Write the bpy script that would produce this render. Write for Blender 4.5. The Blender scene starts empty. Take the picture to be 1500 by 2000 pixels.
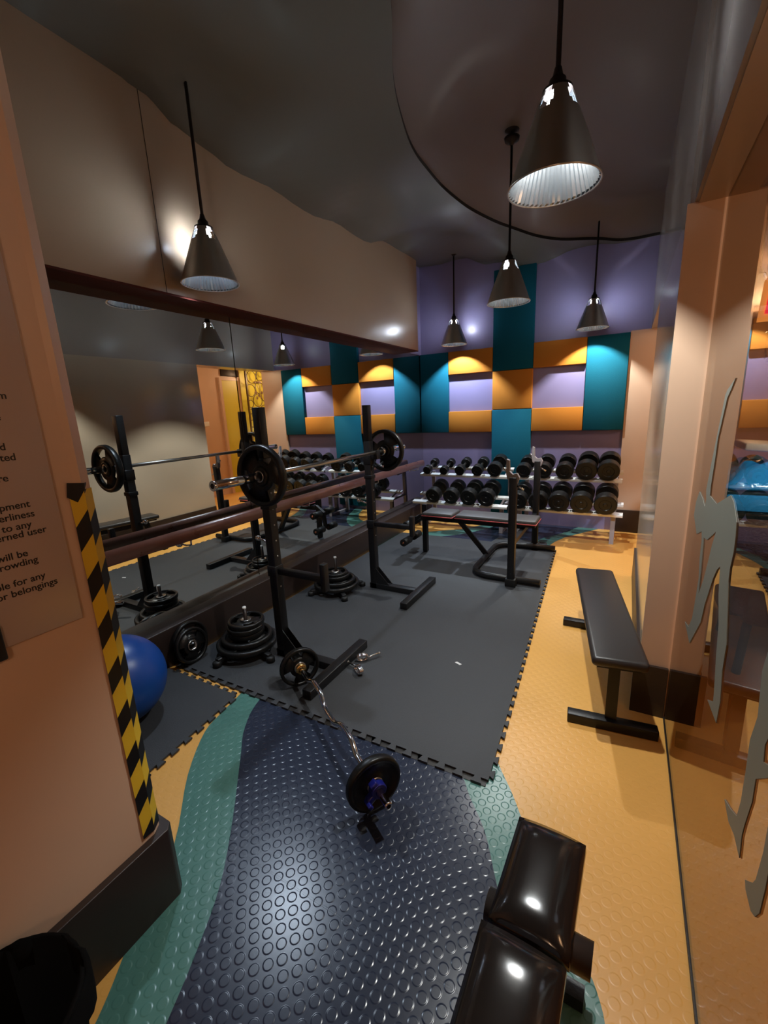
import bpy, bmesh, math, random
from mathutils import Vector, Matrix
random.seed(7)
D = bpy.data
SC = bpy.context.scene
COL = SC.collection
PI = math.pi
R = math.radians

# ------------------------------------------------------------------ camera
def make_camera():
    yaw, pitch, roll = R(-29.6555), R(13.3236), R(2.5593)
    fwd = Vector((math.sin(yaw)*math.cos(pitch), math.cos(yaw)*math.cos(pitch), -math.sin(pitch)))
    right = Vector((math.cos(yaw), -math.sin(yaw), 0))
    down = fwd.cross(right)
    r2 = right*math.cos(roll) + down*math.sin(roll)
    d2 = -right*math.sin(roll) + down*math.cos(roll)
    cam = D.cameras.new('camera'); o = D.objects.new('camera', cam); COL.objects.link(o)
    m = Matrix((r2, -d2, -fwd)).transposed().to_4x4()
    m.translation = Vector((0, 0, 1.55)); o.matrix_world = m
    cam.sensor_fit = 'VERTICAL'; cam.sensor_height = 24; cam.lens = 24*835.3/2000
    cam.clip_start = .02; cam.clip_end = 60
    SC.camera = o
make_camera()

# ------------------------------------------------------------------ world, exposure, room lights
w = D.worlds.new('world'); SC.world = w; w.use_nodes = True
w.node_tree.nodes['Background'].inputs[0].default_value = (1, .78, .6, 1)
w.node_tree.nodes['Background'].inputs[1].default_value = .035
SC.view_settings.view_transform = 'Standard'
SC.view_settings.look = 'None'
SC.view_settings.exposure = 0.2
SC.view_settings.gamma = 1
SC.cycles.max_bounces = 8
SC.cycles.glossy_bounces = 5
SC.cycles.transparent_max_bounces = 8
SC.cycles.use_denoising = True
SC.cycles.sample_clamp_indirect = 3
SC.cycles.caustics_reflective = False
SC.cycles.caustics_refractive = False

def point(name, loc, power, col, rad=.05):
    l = D.lights.new(name, 'POINT'); l.energy = power; l.color = col; l.shadow_soft_size = rad
    o = D.objects.new(name, l); o.location = loc; COL.objects.link(o); return o
WARM = (1, .67, .45)
LAMP_W = (58, 66, 60, 62, 64)   # power of the five pendant lamps
def spot(name, loc, tgt, power, col, angle, blend=.5, rad=.06):
    l = D.lights.new(name, 'SPOT'); l.energy = power; l.color = col; l.shadow_soft_size = rad
    l.spot_size = R(angle); l.spot_blend = blend
    o = D.objects.new(name, l); o.location = loc
    o.rotation_euler = (Vector(tgt)-Vector(loc)).to_track_quat('-Z', 'Y').to_euler(); COL.objects.link(o); return o
# warm corridor lamps: behind the camera and beyond the glass
point('corridor_light', (.35, -1.3, 2.1), 19, WARM, .12)
point('corridor_light', (1.15, 1.0, 2.15), 24, WARM, .1)
point('corridor_light', (1.1, 4.6, 2.35), 22, (1, .66, .40), .1)
point('corridor_light', (1.3, 7.2, 2.35), 22, (1, .66, .40), .1)

# ------------------------------------------------------------------ materials
def mat(name, base, rough=.5, metal=0, bump=None, emit=None, spec=.5, coat=0, var=0, varscale=4):
    m = D.materials.new(name); m.use_nodes = True
    nt = m.node_tree; b = nt.nodes['Principled BSDF']
    b.inputs['Base Color'].default_value = (*base, 1)
    b.inputs['Roughness'].default_value = rough
    b.inputs['Metallic'].default_value = metal
    b.inputs['Specular IOR Level'].default_value = spec
    b.inputs['Coat Weight'].default_value = coat
    if emit:
        b.inputs['Emission Color'].default_value = (*emit[0], 1); b.inputs['Emission Strength'].default_value = emit[1]
    tc = nt.nodes.new('ShaderNodeTexCoord')
    if var:
        n = nt.nodes.new('ShaderNodeTexNoise'); n.inputs['Scale'].default_value = varscale; n.inputs['Detail'].default_value = 5
        nt.links.new(tc.outputs['Object'], n.inputs['Vector'])
        mx = nt.nodes.new('ShaderNodeMix'); mx.data_type = 'RGBA'
        mx.inputs[6].default_value = (*[c*(1-var) for c in base], 1); mx.inputs[7].default_value = (*[min(1, c*(1+var)) for c in base], 1)
        nt.links.new(n.outputs['Fac'], mx.inputs[0]); nt.links.new(mx.outputs[2], b.inputs['Base Color'])
        rr = nt.nodes.new('ShaderNodeMapRange'); rr.inputs[3].default_value = max(.02, rough-.08); rr.inputs[4].default_value = rough+.08
        nt.links.new(n.outputs['Fac'], rr.inputs[0]); nt.links.new(rr.outputs[0], b.inputs['Roughness'])
    if bump:
        n = nt.nodes.new('ShaderNodeTexNoise'); n.inputs['Scale'].default_value = bump[0]; n.inputs['Detail'].default_value = 4
        nt.links.new(tc.outputs['Object'], n.inputs['Vector'])
        bp = nt.nodes.new('ShaderNodeBump'); bp.inputs['Strength'].default_value = bump[1]; bp.inputs['Distance'].default_value = .01
        nt.links.new(n.outputs['Fac'], bp.inputs['Height']); nt.links.new(bp.outputs[0], b.inputs['Normal'])
    return m

def thin_glass(name, tint=(.93, .96, .95), boost=1.0):
    m = D.materials.new(name); m.use_nodes = True; nt = m.node_tree
    for n in list(nt.nodes): nt.nodes.remove(n)
    out = nt.nodes.new('ShaderNodeOutputMaterial'); mix = nt.nodes.new('ShaderNodeMixShader')
    tr = nt.nodes.new('ShaderNodeBsdfTransparent'); tr.inputs[0].default_value = (*tint, 1)
    gl = nt.nodes.new('ShaderNodeBsdfGlossy'); gl.inputs['Roughness'].default_value = 0.0
    fr = nt.nodes.new('ShaderNodeFresnel'); fr.inputs[0].default_value = 2.0
    ge = nt.nodes.new('ShaderNodeNewGeometry'); iv = nt.nodes.new('ShaderNodeMath'); iv.operation = 'SUBTRACT'; iv.inputs[0].default_value = 1
    nt.links.new(ge.outputs['Backfacing'], iv.inputs[1]); mu = nt.nodes.new('ShaderNodeMath'); mu.operation = 'MULTIPLY'
    nt.links.new(iv.outputs[0], mu.inputs[0]); nt.links.new(fr.outputs[0], mu.inputs[1]); nt.links.new(mu.outputs[0], mix.inputs[0]); nt.links.new(tr.outputs[0], mix.inputs[1]); nt.links.new(gl.outputs[0], mix.inputs[2])
    nt.links.new(mix.outputs[0], out.inputs[0]); return m

def coin_floor(name, base, rough=.3, var=.12, strength=.4):
    """studded rubber: staggered round studs as bump, tile joints"""
    m = D.materials.new(name); m.use_nodes = True; nt = m.node_tree; L = nt.links.new
    b = nt.nodes['Principled BSDF']; b.inputs['Roughness'].default_value = rough
    tc = nt.nodes.new('ShaderNodeTexCoord')
    rot = nt.nodes.new('ShaderNodeMapping'); rot.inputs['Rotation'].default_value = (0, 0, R(45))
    L(tc.outputs['Object'], rot.inputs[0])
    def lattice(off):
        a = nt.nodes.new('ShaderNodeVectorMath'); a.operation = 'ADD'; a.inputs[1].default_value = (off, off, 0)
        L(rot.outputs[0], a.inputs[0])
        s = nt.nodes.new('ShaderNodeVectorMath'); s.operation = 'MULTIPLY'; s.inputs[1].default_value = (1/.040,)*2+(0,)
        L(a.outputs[0], s.inputs[0])
        f = nt.nodes.new('ShaderNodeVectorMath'); f.operation = 'FRACTION'; L(s.outputs[0], f.inputs[0])
        c = nt.nodes.new('ShaderNodeVectorMath'); c.operation = 'SUBTRACT'; c.inputs[1].default_value = (.5, .5, 0); L(f.outputs[0], c.inputs[0])
        l = nt.nodes.new('ShaderNodeVectorMath'); l.operation = 'LENGTH'; L(c.outputs[0], l.inputs[0])
        return l
    a = lattice(10)
    mr = nt.nodes.new('ShaderNodeMapRange'); mr.interpolation_type = 'SMOOTHSTEP'
    mr.inputs[1].default_value = .30; mr.inputs[2].default_value = .42; mr.inputs[3].default_value = 1; mr.inputs[4].default_value = 0
    L(a.outputs['Value'], mr.inputs[0])
    bp = nt.nodes.new('ShaderNodeBump'); bp.inputs['Strength'].default_value = strength; bp.inputs['Distance'].default_value = .002
    n = nt.nodes.new('ShaderNodeTexNoise'); n.inputs['Scale'].default_value = 6; n.inputs['Detail'].default_value = 6
    L(tc.outputs['Object'], n.inputs['Vector'])
    ad = nt.nodes.new('ShaderNodeMath'); ad.operation = 'MULTIPLY_ADD'; ad.inputs[1].default_value = .5
    L(n.outputs['Fac'], ad.inputs[0]); L(mr.outputs[0], ad.inputs[2])
    # half metre tile joints
    br = nt.nodes.new('ShaderNodeTexBrick'); br.offset = 0; br.inputs['Scale'].default_value = 1
    br.inputs['Brick Width'].default_value = .5; br.inputs['Row Height'].default_value = .5; br.inputs['Mortar Size'].default_value = .003
    br.inputs['Color1'].default_value = (1, 1, 1, 1); br.inputs['Color2'].default_value = (1, 1, 1, 1); br.inputs['Mortar'].default_value = (0, 0, 0, 1)
    rot2 = nt.nodes.new('ShaderNodeMapping'); rot2.inputs['Location'].default_value = (.13, .21, 0); L(tc.outputs['Object'], rot2.inputs[0]); L(rot2.outputs[0], br.inputs['Vector'])
    ad2 = nt.nodes.new('ShaderNodeMath'); ad2.operation = 'ADD'; L(ad.outputs[0], ad2.inputs[0]); L(br.outputs['Color'], ad2.inputs[1])
    L(ad2.outputs[0], bp.inputs['Height']); L(bp.outputs[0], b.inputs['Normal'])
    n2 = nt.nodes.new('ShaderNodeTexNoise'); n2.inputs['Scale'].default_value = 2.2; n2.inputs['Detail'].default_value = 8
    L(tc.outputs['Object'], n2.inputs['Vector'])
    mx = nt.nodes.new('ShaderNodeMix'); mx.data_type = 'RGBA'
    mx.inputs[6].default_value = (*[c*(1-var) for c in base], 1); mx.inputs[7].default_value = (*[min(1, c*(1+var)) for c in base], 1)
    L(n2.outputs['Fac'], mx.inputs[0]); L(mx.outputs[2], b.inputs['Base Color'])
    rr = nt.nodes.new('ShaderNodeMapRange'); rr.inputs[3].default_value = rough-.06; rr.inputs[4].default_value = rough+.12
    L(n2.outputs['Fac'], rr.inputs[0]); L(rr.outputs[0], b.inputs['Roughness'])
    return m

def hazard_mat():
    m = D.materials.new('hazard_tape'); m.use_nodes = True; nt = m.node_tree; L = nt.links.new
    b = nt.nodes['Principled BSDF']; b.inputs['Roughness'].default_value = .35
    tc = nt.nodes.new('ShaderNodeTexCoord'); sx = nt.nodes.new('ShaderNodeSeparateXYZ'); L(tc.outputs['Object'], sx.inputs[0])
    # diagonal bands: height minus slope times the way across the tape
    k = nt.nodes.new('ShaderNodeMath'); k.operation = 'MULTIPLY_ADD'; k.inputs[1].default_value = -1.15
    L(sx.outputs['Y'], k.inputs[0]); L(sx.outputs['Z'], k.inputs[2])
    s = nt.nodes.new('ShaderNodeMath'); s.operation = 'DIVIDE'; s.inputs[1].default_value = .142
    k2 = nt.nodes.new('ShaderNodeMath'); k2.operation = 'ADD'; k2.inputs[1].default_value = .0098; L(k.outputs[0], k2.inputs[0]); L(k2.outputs[0], s.inputs[0])
    f = nt.nodes.new('ShaderNodeMath'); f.operation = 'FRACT'; L(s.outputs[0], f.inputs[0])
    g = nt.nodes.new('ShaderNodeMath'); g.operation = 'GREATER_THAN'; g.inputs[1].default_value = .47; L(f.outputs[0], g.inputs[0])
    mx = nt.nodes.new('ShaderNodeMix'); mx.data_type = 'RGBA'; mx.inputs[6].default_value = (.006, .006, .006, 1); mx.inputs[7].default_value = (.72, .49, .03, 1)
    L(g.outputs[0], mx.inputs[0]); L(mx.outputs[2], b.inputs['Base Color'])
    return m

M = {}
M['beige'] = mat('beige_gloss_paint', (.50, .38, .27), .27)
M['beige_warm'] = mat('peach_paint', (.62, .44, .315), .36, var=.05, varscale=2)
M['purple'] = mat('purple_paint', (.27, .235, .42), .33, bump=(1.5, .15), var=.05)
M['ceil'] = mat('dark_grey_green_paint', (.17, .18, .168), .36, bump=(1.0, .2))
M['ceil2'] = mat('dark_brown_paint', (.17, .14, .12), .5)
M['bulk_shaded'] = mat('beige_gloss_paint_shaded', (.36, .31, .27), .2)  # the beige wall paint, darkened for the dim light above the lamps
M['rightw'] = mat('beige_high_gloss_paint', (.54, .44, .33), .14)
M['wood'] = mat('dark_red_wood', (.085, .018, .012), .7, var=.3, varscale=9, spec=.12)
M['plinth'] = mat('dark_brown_laminate', (.024, .014, .011), .45, var=.3, varscale=5)
M['rail'] = mat('varnished_mahogany', (.19, .075, .052), .30, spec=1.0, coat=.35, var=.3, varscale=10)
M['mirror'] = mat('mirror', (.80, .82, .79), 0.0, 1)
M['teal'] = mat('teal_felt', (.003, .10, .155), .85, bump=(160, .15), spec=.2)
M['orange'] = mat('orange_felt', (.60, .22, .03), .85, bump=(160, .15), spec=.2)
M['floor_y'] = coin_floor('yellow_stud_floor', (.74, .385, .092), .36, strength=.2)
M['floor_t'] = coin_floor('green_stud_floor', (.07, .19, .165), .28)
M['floor_n'] = coin_floor('navy_stud_floor', (.020, .027, .050), .22)
M['mat'] = mat('black_rubber_mat', (.029, .031, .035), .62, var=.22, varscale=3, bump=(220, .2))
M['black'] = mat('black_powder_coat', (.008, .008, .009), .38, bump=(150, .08), spec=.35)
M['iron'] = mat('black_painted_iron', (.006, .006, .006), .36, bump=(60, .12), spec=.35)
M['rubber'] = mat('black_rubber', (.009, .009, .009), .5, spec=.3)
M['chrome'] = mat('chrome', (.75, .75, .75), .12, 1)
M['steel'] = mat('brushed_steel', (.55, .53, .50), .28, 1)
M['shelfp'] = mat('pale_grey_powder_coat', (.85, .88, .88), .3)
M['legp'] = mat('grey_powder_coat', (.34, .31, .33), .4)
M['leather'] = mat('black_vinyl', (.014, .011, .010), .15, coat=.1, bump=(3, .1))
M['leather2'] = mat('dark_vinyl', (.03, .026, .025), .36, bump=(30, .05))
M['pad'] = mat('charcoal_vinyl', (.06, .058, .06), .45)
M['piping'] = mat('red_piping', (.55, .10, .11), .4)
M['blue'] = mat('blue_ball_vinyl', (.006, .06, .30), .35)
M['bluep'] = mat('blue_plastic', (.01, .015, .20), .3)
M['brass'] = mat('brass', (.7, .45, .16), .25, 1)
M['copper'] = mat('copper', (.6, .2, .1), .3, 1)
M['shade_out'] = mat('polished_aluminium', (.60, .57, .52), .28, 1)
M['shade_in'] = mat('faceted_reflector', (.30, .32, .34), .22, 1)
M['dark'] = mat('dark_metal', (.02, .014, .012), .4, .5)
M['win'] = mat('vent_glow', (1, 1, 1), .5, emit=((.80, .90, 1), 210))
M['bulb'] = mat('lamp_bulb', (1, 1, 1), .5, emit=((.82, .91, 1), 3.0))
M['tape'] = hazard_mat()
M['tapeb'] = mat('black_tape', (.006, .006, .006), .35)
M['sign'] = mat('grey_acrylic_sign', (.46, .36, .31), .16, var=.03)
M['ink'] = mat('black_ink', (.008, .007, .006), .5)
M['glass'] = thin_glass('glass_pane', (.62, .57, .50))
M['frost'] = mat('frosted_vinyl_film', (.17, .18, .155), .5)
M['bin'] = mat('black_bin_plastic', (.002, .002, .002), .9, spec=.1)
M['white'] = mat('white_plastic', (.75, .75, .72), .35)
M['seam_and_shade'] = mat('dark_joint_and_shade', (.012, .009, .007), .5)  # real joints, plus painted shade at the ceiling step and mat edge
M['yellow'] = mat('yellow_panel', (.62, .55, .06), .4)
M['lattice'] = mat('olive_brown_lattice', (.10, .06, .015), .4)
M['wicker'] = mat('brown_wicker', (.09, .035, .02), .6, bump=(90, .8))
M['glossblk'] = mat('black_gloss_lacquer', (.012, .02, .02), .08, coat=.5)
M['bluefilm'] = mat('blue_plastic_film', (.03, .38, .85), .12, bump=(14, .9), coat=.5)
M['bluebox'] = mat('light_blue_box', (.05, .45, .95), .4, bump=(20, .3))
M['redneon'] = mat('red_lit_sign', (.8, .02, .03), .4, emit=((1, .02, .06), 2.2))
M['amber'] = mat('amber_lit_rim', (.9, .4, .1), .4, emit=((1, .40, .10), 1.8))
M['paper'] = mat('white_scrap', (.7, .7, .7), .6)

# ------------------------------------------------------------------ mesh helpers
class MB:
    def __init__(s): s.v = []; s.f = []; s.sm = []
    def add(s, vs, fs, smooth=False, mx=None):
        b = len(s.v)
        s.v += [(mx @ Vector(v)) if mx else Vector(v) for v in vs]
        s.f += [tuple(i+b for i in f) for f in fs]; s.sm += [smooth]*len(fs); return s
    def box(s, a, b, mx=None):
        (x0, y0, z0), (x1, y1, z1) = a, b
        vs = [(x0,y0,z0),(x1,y0,z0),(x1,y1,z0),(x0,y1,z0),(x0,y0,z1),(x1,y0,z1),(x1,y1,z1),(x0,y1,z1)]
        return s.add(vs, [(0,3,2,1),(4,5,6,7),(0,1,5,4),(1,2,6,5),(2,3,7,6),(3,0,4,7)], False, mx)
    def rbox(s, a, b, r=.01, seg=3, mx=None):
        """box with rounded edges"""
        bm = bmesh.new(); bmesh.ops.create_cube(bm, size=1)
        c = [(p+q)/2 for p, q in zip(a, b)]; d = [abs(q-p) for p, q in zip(a, b)]
        for v in bm.verts: v.co = Vector((v.co.x*d[0]+c[0], v.co.y*d[1]+c[1], v.co.z*d[2]+c[2]))
        bmesh.ops.bevel(bm, geom=bm.edges[:], offset=min(r, min(d)*.49), segments=seg, profile=.5, affect='EDGES')
        bm.verts.index_update()
        s.add([v.co.copy() for v in bm.verts], [tuple(v.index for v in f.verts) for f in bm.faces], True, mx); bm.free(); return s
    def tube(s, pts, r, n=12, square=False, caps=True, mx=None, r2=None, closed=False):
        """sweep a round (or square) section along a path; r may be a list"""
        pts = [Vector(p) for p in pts]; k = len(pts)
        rs = r if isinstance(r, (list, tuple)) else [r]*k
        m = 4 if square else n
        vs = []; up0 = None
        for i, p in enumerate(pts):
            if closed: t = (pts[(i+1) % k]-pts[i-1]).normalized()
            else:
                a = (p-pts[i-1]).normalized() if i else None
                b = (pts[i+1]-p).normalized() if i < k-1 else None
                t = ((a or b)+(b or a)).normalized()
            if up0 is None:
                up0 = Vector((0, 0, 1)) if abs(t.z) < .9 else Vector((0, 1, 0))
            sd = t.cross(up0)
            if sd.length < 1e-4: sd = t.cross(Vector((1, 0, 0)))
            sd.normalize(); up = sd.cross(t).normalized(); up0 = up if abs(t.z) < .9 or abs(up.z) < .5 else up
            sc = 1
            if 0 < i < k-1 and not closed:
                cs = (p-pts[i-1]).normalized().dot(t); sc = 1/max(cs, .5)
            for j in range(m):
                an = 2*PI*(j+.5)/m if square else 2*PI*j/m
                q = rs[i]*(math.sqrt(2) if square else 1)
                ra = q; rb = q*((r2/rs[i]) if r2 else 1)
                vs.append(p+sd*(math.cos(an)*ra)*(sc if square else 1)+up*(math.sin(an)*rb)*(sc if square else 1))
        fs = []; e = k if closed else k-1
        for i in range(e):
            for j in range(m):
                a = i*m+j; b = i*m+(j+1) % m; c = ((i+1) % k)*m+(j+1) % m; d = ((i+1) % k)*m+j
                fs.append((a, b, c, d))
        s.add(vs, fs, not square, mx)
        if caps and not closed:
            b0 = len(s.v)-len(vs)
            s.f += [tuple(b0+j for j in reversed(range(m))), tuple(b0+(k-1)*m+j for j in range(m))]; s.sm += [False, False]
        return s
    def lathe(s, prof, n=32, mx=None, smooth=True, a0=0, a1=2*PI, skip=None):
        full = abs(a1-a0-2*PI) < 1e-6; m = n if full else n+1; vs = []
        for (r, z) in prof:
            for j in range(m):
                a = a0+(a1-a0)*j/n; vs.append((r*math.cos(a), r*math.sin(a), z))
        fs = []
        for i in range(len(prof)-1):
            for j in range(n):
                if skip and skip(i, j): continue
                a = i*m+j; b = i*m+(j+1) % m; fs.append((a, b, b+m, a+m))
        return s.add(vs, fs, smooth, mx)
    def prism(s, poly, h0, h1, mx=None, hole=None):
        """extrude an xy outline from h0 to h1 (triangulated caps)"""
        bm = bmesh.new()
        def loop(pl): 
            vv = [bm.verts.new((x, y, h0)) for x, y in pl]
            return [bm.edges.new((vv[i], vv[(i+1) % len(vv)])) for i in range(len(vv))]
        es = loop(poly)
        if hole: es += loop(hole)
        g = bmesh.ops.triangle_fill(bm, edges=es, use_beauty=True)
        fs = [f for f in bm.faces]
        e = bmesh.ops.extrude_face_region(bm, geom=fs)
        for v in e['geom']:
            if isinstance(v, bmesh.types.BMVert): v.co.z = h1
        bmesh.ops.recalc_face_normals(bm, faces=bm.faces); bm.verts.index_update()
        s.add([v.co.copy() for v in bm.verts], [tuple(v.index for v in f.verts) for f in bm.faces], False, mx); bm.free(); return s
    def sphere(s, c, r, n=32, mx=None, sc=(1, 1, 1)):
        prof = [(max(1e-5, r*math.sin(PI*i/(n//2))), -r*math.cos(PI*i/(n//2))) for i in range(n//2+1)]
        t = Matrix.Translation(c) @ Matrix.Diagonal((*sc, 1))
        return s.lathe(prof, n, (mx @ t) if mx else t)
    def build(s, name, m, parent=None, origin=None, bevel=0, recalc=False):
        me = D.meshes.new(name)
        off = Vector(origin) if origin is not None else Vector((0, 0, 0))
        if parent is not None: off = Vector(wloc(parent))
        me.from_pydata([tuple(v-off) for v in s.v], [], s.f)
        me.polygons.foreach_set('use_smooth', s.sm)
        if recalc:
            bm = bmesh.new(); bm.from_mesh(me); bmesh.ops.recalc_face_normals(bm, faces=bm.faces); bm.to_mesh(me); bm.free()
        me.materials.append(M[m] if isinstance(m, str) else m); me.update()
        o = D.objects.new(name, me); COL.objects.link(o)
        if parent is not None: o.parent = parent
        elif origin is not None: o.location = off
        if bevel:
            b = o.modifiers.new('bevel', 'BEVEL'); b.width = bevel; b.segments = 2; b.limit_method = 'ANGLE'; b.angle_limit = R(40)
        return o
def wloc(o):
    v = Vector((0, 0, 0))
    while o is not None: v += o.location; o = o.parent
    return v
def tag(o, label, cat, group=None, kind=None):
    if label: o['label'] = label
    if cat: o['category'] = cat
    if group: o['group'] = group
    if kind: o['kind'] = kind
    return o
def thing(name, label, cat, loc=(0, 0, 0), group=None):
    o = D.objects.new(name, None); o.empty_display_size = .1; o.location = loc; COL.objects.link(o)
    return tag(o, label, cat, group)
def kids(o): return [c for c in D.objects if c.parent == o]
def copy_tree(o, parent=None):
    c = o.copy(); COL.objects.link(c); c.parent = parent
    for ch in kids(o): copy_tree(ch, c)
    return c
def dup(o, loc, label, rot=None, group=None):
    c = copy_tree(o); c.location = loc; c['label'] = label
    if rot is not None: c.rotation_euler = rot
    if group: c['group'] = group
    return c
def struct(name, mb, m, **k):
    o = mb.build(name, m, **k)
    if o.parent is None: o['kind'] = 'structure'
    return o
def T(x, y, z): return Matrix.Translation((x, y, z))
def RZ(a): return Matrix.Rotation(a, 4, 'Z')
def RX(a): return Matrix.Rotation(a, 4, 'X')
def RY(a): return Matrix.Rotation(a, 4, 'Y')

# ------------------------------------------------------------------ structure
MX = -2.575      # mirror plane
YB = 5.76        # back wall
struct('floor', MB().box((-2.62, -2.2, -.1), (2.1, 9.0, 0)), 'floor_y')
FL = D.objects['floor']
def band(name, poly, h, m):
    # ease the corners of the drawn outline into flowing curves
    out = []; n = len(poly)
    for i in range(n):
        p0, p1, p2, p3 = [Vector((*poly[(i+k) % n], 0)) for k in (-1, 0, 1, 2)]
        if (p2-p1).length > 1.2 or p1.y < 0 or p1.y > 5.6 or p2.y > 5.6: out.append((p1.x, p1.y)); continue
        for k in range(4):
            t = k/4; q = .5*((2*p1)+(p2-p0)*t+(2*p0-5*p1+4*p2-p3)*t*t+(-p0+3*p1-3*p2+p3)*t**3); out.append((q.x, q.y))
    return MB().prism(out, 0, h).build(name, m, FL)
# green border and navy field laid in the yellow floor
band('green_band', [(-1.02,-.6),(-1.04,.0),(-1.09,.22),(-1.134,.321),(-1.25,.49),(-1.367,.698),(-1.60,.93),(-1.759,1.148),(-1.80,1.30),(-1.84,1.5),
    (-2.0,2.2),(-2.2,3.3),(-2.5,4.2),(-2.56,4.6),(-2.2,4.86),(-1.95,5.05),(-1.77,5.19),(-1.60,5.45),(-1.48,5.755),(-.22,5.755),(-.32,5.6),(-.50,5.32),(-.56,5.2),(-.65,4.92),(-.72,4.3),(-.72,3.3),(-.60,2.3),(-.46,1.75),(-.382,1.6),(-.299,1.482),(-.20,1.32),
    (-.10,1.17),(-.009,1.038),(.042,.969),(.075,.85),(.10,.5),(.10,-.6)], .0015, 'floor_t')
band('navy_field', [(-.82,-.6),(-.85,.0),(-.90,.26),(-.944,.376),(-1.001,.506),(-1.094,.679),(-1.249,.873),(-1.463,1.111),(-1.60,1.27),(-1.70,1.5),
    (-1.85,2.2),(-2.0,3.3),(-2.15,4.2),(-2.07,4.62),(-1.80,4.85),(-1.60,5.1),(-1.45,5.4),(-1.33,5.755),(-.45,5.755),(-.60,5.4),(-.76,5.15),(-.85,4.86),(-.90,4.3),(-.90,3.3),(-.78,2.3),(-.60,1.68),(-.479,1.433),(-.357,1.279),(-.271,1.121),
    (-.216,1.016),(-.17,.85),(-.14,.6),(-.13,-.6)], .003, 'floor_n')

# left: mirror wall with plinth, frame board and the beige wall above
struct('wall_left', MB().box((-2.75, .57, 0), (-2.60, YB, 3.7)).box((-2.60, .57, 2.27), (-2.40, 5.28, 3.7)), 'beige')
struct('wall_left_end', MB().box((-2.60, 5.28, 2.27), (-2.575, YB, 3.7)), 'purple')
struct('baseboard_left', MB().rbox((-2.60, .57, 0), (-2.45, YB, .262), .006), 'plinth')
struct('trim_1', MB().box((-2.60, .57, 2.262), (-2.398, 5.282, 2.274)), 'wood')
struct('trim_4', MB().box((-2.401, 1.776, 2.274), (-2.3985, 1.779, 3.4)), 'seam_and_shade')
def mirror(y0, y1, label):
    o = MB().box((-2.59, y0, .262), (MX, y1, 2.262)).build('wall_mirror', 'mirror', origin=(-2.58, (y0+y1)/2, .262))
    tag(o, label, 'mirror', 'wall mirrors above the dark plinth')
mirror(.57, 2.381, 'near wall mirror pane beside the taped pillar, above dark plinth')
mirror(2.389, YB, 'far wall mirror pane reaching the back corner, above dark plinth')

# near pillar wall (notice and hazard tape)
struct('wall_near', MB().box((-2.75, -2.2, 0), (-1.22, .57, 3.7)), 'beige_warm', )
struct('baseboard_near', MB().prism([(-1.22, -2.2), (-1.193, -2.2), (-1.193, .60), (-1.215, .622), (-2.44, .622), (-2.44, .57), (-1.22, .57)], 0, .27), 'plinth', bevel=.004)

# back wall
struct('wall_back', MB().box((-2.75, YB, 0), (-.04, YB+.12, 3.7)).box((-.04, YB, 2.285), (.42, YB+.12, 3.7)), 'purple')
struct('wall_back_right', MB().box((-.04, YB-.03, 0), (.42, YB+.12, 2.285)), 'beige_warm')
struct('baseboard_back', MB().box((-.04, YB-.05, 0), (.42, YB-.03, .27)), 'plinth')
# right wall: solid part, head over the glass opening
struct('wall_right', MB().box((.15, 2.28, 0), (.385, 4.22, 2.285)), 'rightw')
struct('wall_right_upper', MB().box((.165, -2.2, 2.285), (.42, YB, 3.7)).box((.15, 2.262, 2.285), (.165, YB, 3.7)), 'bulk_shaded')
struct('wall_column', MB().box((.142, 2.262, 0), (.385, 2.28, 2.285)), 'beige_warm')  # stretched past the glass to double the column's reflection there
struct('baseboard_right', MB().box((.118, 2.245, 0), (.264, 2.262, .27)).box((.136, 2.28, 0), (.15, 4.22, .27)), 'plinth')
struct('baseboard_corridor', MB().box((.276, 2.245, 0), (.39, 2.262, .27)), 'plinth')
# corridor beyond
struct('wall_corridor', MB().box((2.0, -2.2, 0), (2.1, 9, 3.0)), 'beige_warm')
struct('wall_corridor_end', MB().box((.42, 8.6, 0), (2.0, 8.7, 3.0)), 'beige_warm')
struct('wall_corridor_inner', MB().box((.30, YB+.12, 0), (.42, 8.6, 3.0)), 'beige_warm')
struct('ceiling_corridor', MB().box((.42, 2.3, 2.56), (2.0, 8.6, 2.66)), 'beige_warm')
struct('ceiling_soffit', MB().box((.178, -2.2, 2.279), (2.0, 2.27, 2.288)), 'beige')
struct('wall_rear', MB().box((-1.3, -2.3, 0), (2.1, -2.2, 3.7)), 'beige_warm')

# ceiling: softly waving dark plaster with a large round recess
CP = [(-2.40,.8,3.29),(-2.40,1.445,3.277),(-2.40,1.787,3.276),(-2.40,2.01,3.17),(-2.40,2.38,3.135),(-2.40,3.17,3.14),(-2.40,3.96,3.18),(-2.40,4.65,3.30),(-2.40,5.36,3.31),(-2.60,5.7,3.38),
      (-2.0,5.76,3.378),(-1.605,5.76,3.247),(-1.117,5.76,3.14),(-.52,5.76,3.226),(-.12,5.76,3.185),(.16,5.76,3.19),(-2.1,1.95,3.33),(-1.5,2.6,3.31),(-1.5,3.6,3.30),(-1.4,4.5,3.26),(-2.0,3.5,3.24),
      (-1.6,1.0,3.38),(-1.2,.5,3.40),(-.8,-.5,3.40),(-.9,1.6,3.36),(0,0,3.38),(-1.9,4.9,3.35)]
def cz(x, y):
    sw = sz = 0
    for a, b, c in CP:
        d = (x-a)**2+(y-b)**2+.01; wt = 1/d**1.6; sw += wt; sz += wt*c
    return sz/sw
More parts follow.
